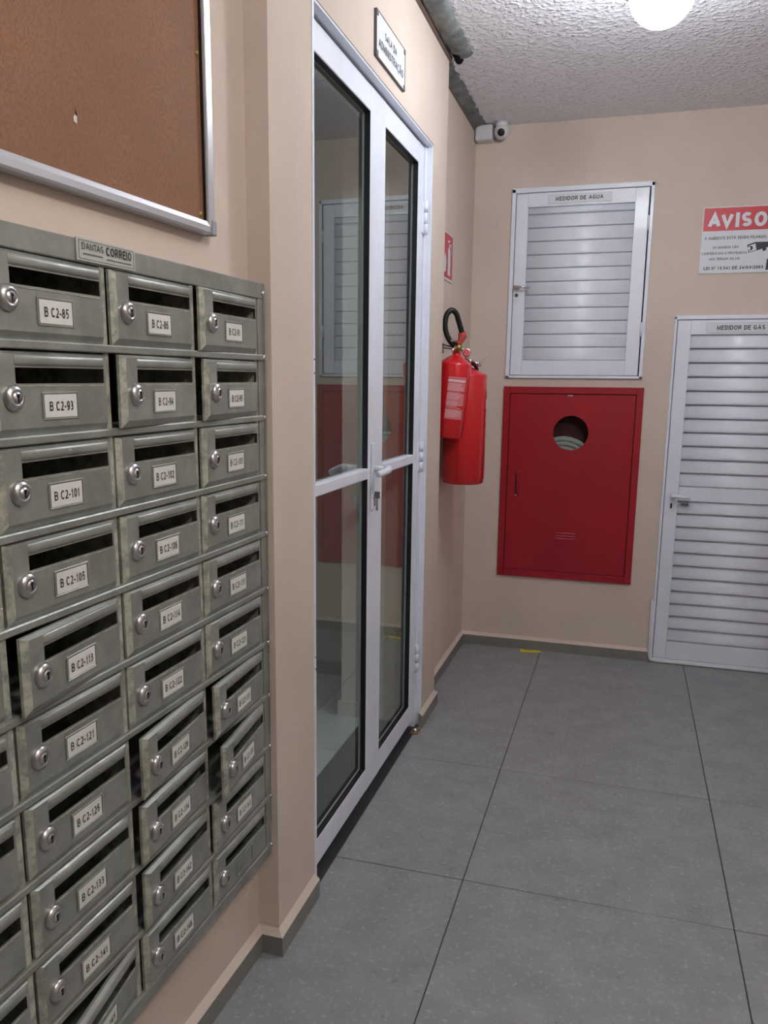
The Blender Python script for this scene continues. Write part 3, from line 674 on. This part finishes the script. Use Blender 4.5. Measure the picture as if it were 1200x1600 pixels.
# brand plate
b = MB(); p0, p1, q0, q1 = -.556, -.426, .4385, .4685
b.box(p0, p1, -.0062, -.004, q0, q1, plate_m, .0006, 1)
for q in ((p0+.004, p1-.004, q1-.0035, q1-.0028), (p0+.004, p1-.004, q0+.0028, q0+.0035), (p0+.004, p0+.0047, q0+.003, q1-.003), (p1-.0047, p1-.004, q0+.003, q1-.003)): b.box(q[0], q[1], -.0066, -.006, q[2], q[3], ink2_m)
b.text('DANTAS', p0+.010, p0+.056, .4535, .4625, -.0068, ink_m, .13)
for q in range(9): b.box(p0+.013+q*.0047, p0+.0165+q*.0047, -.0068, -.0062, .4472, .4492, ink2_m)
b.text('CORREIO', p0+.062, p1-.010, .4515, .4635, -.0068, ink_m, .19)
for q in range(14): b.box(p0+.063+q*.0041, p0+.0662+q*.0041, -.0068, -.0062, .4458, .4473, ink2_m)
q = b.done('name_plate', K, base); q['label'] = 'silver plate lettered CORREIO'
# one door (origin at its right, hinged edge)
DX0, DX1, DZ0, DZ1 = .0075, .2245, -.1118, -.0075; HX = DX1
def door_panel():
    b = MB(); f = -.0075; bx0, bx1, bz0, bz1 = DX0+.009, DX1-.004, DZ0+.010, DZ1-.004
    xs = [bx0, .0455, .2165, bx1]; zs = [bz0, -.0470, -.0275, bz1]
    for i in range(3):
        for j in range(3):
            if i == 1 and j == 1: continue
            b.poly([(xs[i], f, zs[j]), (xs[i+1], f, zs[j]), (xs[i+1], f, zs[j+1]), (xs[i], f, zs[j+1])], metal_m)
    a, c, d, e = xs[1], xs[2], zs[1], zs[2]
    for q in ([(a, f, d), (a, f, e), (a, f+.0015, e), (a, f+.0015, d)], [(c, f, e), (c, f, d), (c, f+.0015, d), (c, f+.0015, e)], [(a, f, e), (c, f, e), (c, f+.0015, e), (a, f+.0015, e)], [(c, f, d), (a, f, d), (a, f+.0015, d), (c, f+.0015, d)]): b.poly(q, metal_m)
    I = [(bx0, f, bz0), (bx1, f, bz0), (bx1, f, bz1), (bx0, f, bz1)]; O = [(DX0, -.0015, DZ0), (DX1, -.0015, DZ0), (DX1, -.0015, DZ1), (DX0, -.0015, DZ1)]; Bk = [(p[0], .003, p[2]) for p in O]
    for i in range(4):
        j = (i+1) % 4; b.poly([O[i], O[j], I[j], I[i]], worn_m if i == 3 else metal_m); b.poly([Bk[i], Bk[j], O[j], O[i]], worn_m if i in (1, 3) else metal_m)
    # back sheet with the same slot
    xs2 = [bx0, .0455, .2165, bx1]; zs2 = [bz0, -.0470, -.0275, bz1]
    for i in range(3):
        for j in range(3):
            if i == 1 and j == 1: continue
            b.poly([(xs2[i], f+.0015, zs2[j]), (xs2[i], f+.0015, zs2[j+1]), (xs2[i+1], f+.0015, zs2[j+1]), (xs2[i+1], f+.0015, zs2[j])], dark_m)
    b.box(.0470, .2150, f-.0008, f, -.0505, -.0493, worn_m); b.box(.0440, .0452, f-.0006, f, -.0560, -.0465, worn_m)
    # raised frame round the number
    b.box(.0885, .1575, f-.0016, f, -.0605, -.0575, metal_m, .0008, 1); b.box(.0885, .1575, f-.0016, f, -.0935, -.0910, metal_m, .0008, 1); b.box(.0885, .0908, f-.0016, f, -.0915, -.060, metal_m, .0005, 1); b.box(.1552, .1575, f-.0016, f, -.0915, -.060, metal_m, .0005, 1)
    return b
b = door_panel(); d0 = b.done('mailbox_door', K, (HX, 0, 0)); dmesh = d0.data
b = MB(); f = -.0075; hx0, hx1 = .0490, .2135
prf = [(f, -.0125), (f-.0015, -.0135), (f-.0028, -.0158), (f-.0034, -.0190), (f-.0031, -.0222), (f-.0018, -.0243), (f, -.0252)]
pA = [b.bm.verts.new((hx0-.004, f+(y-f)*.1, z)) for y, z in prf]; pB = [b.bm.verts.new((hx0+.004, y, z)) for y, z in prf]; pC = [b.bm.verts.new((hx1-.004, y, z)) for y, z in prf]; pD = [b.bm.verts.new((hx1+.003, f+(y-f)*.1, z)) for y, z in prf]
i = b.mi(metal_m)
for A_, B_ in ((pA, pB), (pB, pC), (pC, pD)):
    for j in range(len(prf)-1): q = b.bm.faces.new((A_[j+1], A_[j], B_[j], B_[j+1])); q.smooth = True; q.material_index = i
hood = b.done('slot_hood', d0, (HX, 0, 0)); hmesh = hood.data
b = MB(); b.lathe([(.0162, 0), (.0162, .0030), (.0150, .0052), (.0115, .0078), (.0085, .0086), (.0080, .0074), (.0074, .0074), (.0070, .0086), (0, .0086)], (.0385, f, -.0640), (0, -1, 0), lock_m, 28)
b.box(.0375, .0395, f-.0092, f-.0080, -.0695, -.0600, black_m); b.lathe([(0, .0092), (.0026, .0092), (.0026, .008)], (.0385, f, -.0612), (0, -1, 0), black_m, 10)
lockmesh = b.done('lock', d0, (HX, 0, 0)).data
nums = [['91', '95', '103', '111', '115', '123', '131', '135', '143', ''], ['86', '94', '102', '106', '114', '122', '126', '134', '142', '146'],
        ['85', '93', '101', '105', '113', '121', '125', '133', '141', '145'], ['', '', '', '', '', '', '', '', '', '']]
ajar = {(1, 0): 1.5, (0, 0): 3, (1, 1): 5, (0, 1): 5, (0, 2): 2, (2, 4): 6, (1, 6): 7.5, (0, 6): 5.5, (0, 7): 10.5, (1, 7): 5, (1, 8): 5, (0, 8): 2.5, (2, 9): 9, (1, 9): 1.5}
for c in range(NC):
    for r in range(NR):
        if c == 0 and r == 0: d = d0
        else:
            d = d0.copy(); C.objects.link(d); d.parent = K
            for ch in [x for x in d0.children if x.name.split('.')[0] in ('slot_hood', 'lock')]:
                q = ch.copy(); C.objects.link(q); q.parent = d
                if q.name.startswith('lock'): q.rotation_euler = (0, 0, 0)
        rng = random.Random(c*31+r*7)
        d.location = (CA-c*CW+HX-base[0]+rng.uniform(-.0006, .0006), .0012, MZ-r*RP-base[2]+rng.uniform(-.0006, .0006)); an = ajar[(c, r)]*.72 if (c, r) in ajar else rng.uniform(0, .5)
        d.rotation_euler = (math.radians(rng.uniform(-.5, .5)), math.radians(0 if (c, r) != (2, 9) else -4.5), math.radians(an))
        if (c, r) == (2, 9): d.rotation_euler[0] = math.radians(5)
        n = nums[c][r]
        if n:
            d['label'] = 'mailbox door numbered B C2-' + n
            b = MB(); b.box(.0920, .1540, f-.0014, f-.0004, -.0905, -.0610, paper_m, .0004, 1)
            b.text('B C2-'+n, .0980 if len(n) > 2 else .1005, .1480 if len(n) > 2 else .1460, -.0820, -.0698, f-.0018, ink_m, .165)
            b.done('number_label', d, (HX, 0, 0))
b = MB(); b.tube([(-.06, .012, -.01), (.0, .010, .0), (.09, .012, .012)], .0022, paper_m, 6)

# ------------------------------------------------------------------ brown pin board
by = -.012  # board face relative to mailbox plane -> in MM frame, positive Y goes into the wall
off = (-.60, .03, .532); capm = mat('grey plastic cap', (.30, .30, .33), .5)
K2 = root('pin_board', MM, off, 'large brown hardboard notice board in a silver aluminium frame above the mailboxes', 'board')
b = MB(); X0, X1, Z0, Z1 = -1.75, -.1700, .533, 1.32
b.box(X0, X1, .020, .031, Z0+.01, Z1, cork_m); b.done('panel', K2, off)
b = MB()
def rail_prof(z0, z1): return [(.031, z0), (.012, z0), (.010, z0+.003), (.010, z0+(z1-z0)*.55), (.014, z1-.002), (.019, z1), (.031, z1)]
b.prism(rail_prof(Z0-.002, Z0+.0205)[::-1], X0, X1-.001, frame_m); b.prism(rail_prof(Z1-.02, Z1)[::-1], X0, X1, frame_m)
b.box(X1-.010, X1+.013, .010, .031, Z0-.001, Z1, frame_m, .003); b.box(X1-.0115, X1-.0100, .015, .031, Z0+.02, Z1, black_m)
b.box(X0-.01, X0+.01, .010, .031, Z0, Z1, frame_m, .003); b.done('aluminium_frame', K2, off)
b = MB(); b.box(X1-.002, X1+.0145, .0085, .031, Z0-.003, Z0+.022, capm, .002); b.done('corner_cap', K2, off)
for x, z in ((-.1895, .815), (-.1925, .5625)):
    b = MB(); b.lathe([(.0042, 0), (.004, .0015), (.0025, .003), (0, .0034)], (x, .0205, z), (0, -1, 0), brass_m, 12); b.done('screw', K2, off)
b = MB(); b.poly([(-.5135, .0195, .622), (-.5085, .0185, .620), (-.5085, .0180, .629), (-.5115, .0190, .631), (-.5140, .0195, .627)], paper_m); b.poly([(-.5085, .0196, .620), (-.5060, .0196, .624), (-.5065, .0196, .633), (-.5095, .0196, .640), (-.5090, .0196, .630)], dark_m)
b.done('torn_spot', K2, off)

# ------------------------------------------------------------------ ceiling edge: cornice strips, old pipe, mortar
b = MB(); b.box(0.0, .010, P0, P1, H-.022, H-.010, strip_m); b.box(0.0, .020, P0, P1-.12, H-.010, H, strip2_m)
tag(b.done('trim_1'), 'thin brown and cream cornice strip along the top of the door wall', 'cornice', kind='structure')
b = MB(); b.box(-.0544, -.048, P1, YB, H-.026, H-.012, strip_m)
tag(b.done('trim_2'), 'thin brown cornice strip at the top of the recessed wall by the camera', 'cornice', kind='structure')
b = MB()
N = 150; K_ = 10; rg = random.Random(3); prev = None; wob = [rg.uniform(-1, 1) for _ in range(400)]
lo = lambda u: wob[int(u) % 400]*(1-u % 1)+wob[int(u+1) % 400]*(u % 1)
for i in range(N+1):
    y = P0-.1+(2.965-P0+.1)*i/N; w = .036+.004*lo(i*.3)+.003*lo(50+i*.9); cx_ = .047+.003*lo(100+i*.12)
    ring = []
    for j in range(K_+1):
        t = math.pi*j/K_; q = .0016*lo(200+i*.8+j*3.3)
        ring.append(b.bm.verts.new((cx_-(w+q)*math.cos(t), y, H-.0005-(.021+q)*math.sin(t))))
    if prev:
        for j in range(K_): f_ = b.bm.faces.new((prev[j], prev[j+1], ring[j+1], ring[j])); f_.smooth = True; f_.material_index = b.mi(conc_m)
    prev = ring
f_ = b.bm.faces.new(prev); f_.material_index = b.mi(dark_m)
b.tube([(.034, 2.93, H-.010), (.030, 3.0, H-.010)], .015, dark_m, 12)  # dark stub stands in for the shadow past the pipe end
tag(b.done('ceiling_pipe'), 'old mortar-covered grey pipe with a dark stub for the shadow past its end, along the ceiling over the glass door', 'pipe')
b = MB(); N = 90
A_ = None
for i in range(N+1):
    y = P1+(YB-P1)*i/N; w = .050+.006*lo(i*.35)+.003*lo(60+i*1.1)
    cur = [b.bm.verts.new((-.050, y, H-.020)), b.bm.verts.new((-.054+w*.5, y, H-.010-.003*math.sin(i*2.3))), b.bm.verts.new((-.054+w, y, H-.0005))]
    if A_:
        for j in range(2): q = b.bm.faces.new((A_[j], A_[j+1], cur[j+1], cur[j])); q.material_index = b.mi(conc_m); q.smooth = True
    A_ = cur
tag(b.done('trim_3'), 'uneven grey mortar fillet between recessed wall and ceiling, ending at the camera', 'mortar', kind='structure')

# ------------------------------------------------------------------ surveillance camera
off = (.0, -.03, 2.35)
K = root('junction_box', ME, off, 'white plastic junction box in the ceiling corner beside the round camera', 'junction box')
b = MB(); b.box(-.050, .028, -.058, -.0005, 2.352, 2.418, pvc_m, .008, 3); b.done('housing', K, off)
b = MB(); b.box(-.048, .026, -.060, -.052, 2.354, 2.362, pvc_m, .002); b.done('lid', K, off)
off = (.069, -.05, 2.40)
K = root('security_camera', ME, off, 'white round turret camera with black lens under the ceiling in the corner', 'security camera')
c0 = Vector((.069, -.050, 2.384))
b = MB(); b.lathe([(.026, 0), (.028, .006), (.028, .018), (0, .018)], (.069, -.050, H-.019), (0, 0, 1), pvc_m, 28); b.done('mount', K, off)
b = MB(); b.lathe([(.034*math.sin(t), -.034*math.cos(t)) for t in [math.pi*i/16 for i in range(15)]]+[(.014, .032), (.014, .029), (0, .029)], c0, (.05, -.93, -.36), pvc_m, 32); b.done('ball_housing', K, off)
b = MB(); ax = Vector((.05, -.93, -.36)).normalized(); b.lathe([(.0155, .0), (.0155, .0325), (.012, .0345), (.006, .0355), (0, .0358)], c0, ax, black_m, 24); b.done('lens', K, off)

# ------------------------------------------------------------------ lamps
def ceiling_lamp(x, y, power, r, col, label):
    area = 2*math.pi*r*r*.75
    o = bpy.data.objects.new('ceiling_lamp', None); C.objects.link(o); o.location = (x, y, H); tag(o, label, 'ceiling lamp')
    b = MB(); b.lathe([(0, 0), (.052, 0), (.052, -.012), (.030, -.020), (.026, -.050), (0, -.050)], (0, 0, 0), (0, 0, 1), pvc_m, 32); b.done('socket', o)
    b = MB(); b.lathe([(.024, -.046), (.028, -.052)]+[(r*math.sin(t), -.048-r*.94-r*math.cos(t)) for t in [math.pi*i/20 for i in range(18, 0, -1)]]+[(0, -.048-r*.94-r)], (0, 0, 0), (0, 0, 1), lamp_mat('lamp globe', power, col), 32); b.done('globe', o)
    return o
ceiling_lamp(*LAMP, LAMP_POWER, .085, LAMP_COL, 'glowing white globe lamp on the ceiling at the top edge, before the end wall')
ceiling_lamp(*LAMP_BACK, LAMP_BACK_POWER, .085, LAMP_COL_BACK, 'white globe lamp on the ceiling over the near part of the hallway, above the viewer')

# ------------------------------------------------------------------ small things on the floor
b = MB(); M = Matrix.Translation((.300, 3.776, .0008)) @ Matrix.Rotation(.18, 4, 'Z')
b.box(-.05, .05, -.016, .014, -.0004, .0010, yellow_m, M=M)
for x, w in ((-.03, .006), (-.008, .004), (.012, .008), (.034, .004)): b.box(x, x+w, -.006, .004, .0006, .0009, ink2_m, M=M)
M2 = Matrix.Translation((.272, 3.768, .002)) @ Matrix.Rotation(-.5, 4, 'Z') @ Matrix.Rotation(.25, 4, 'Y'); b.box(-.02, .02, -.008, .008, -.0004, .0006, yellow_m, M=M2)
tag(b.done('tape_strip'), 'torn strip of yellow tape stuck to the floor below the red cabinet', 'tape')
b = MB(); b.box(-.018, .014, 2.655, 2.70, .0, .006, brass_m, .002); b.lathe([(.008, 0), (.008, .012), (0, .014)], (-.002, 2.672, .005), (0, 0, 1), chrome_m, 14)
tag(b.done('door_stop'), 'small metal floor catch at the right foot of the glass door', 'door stop')
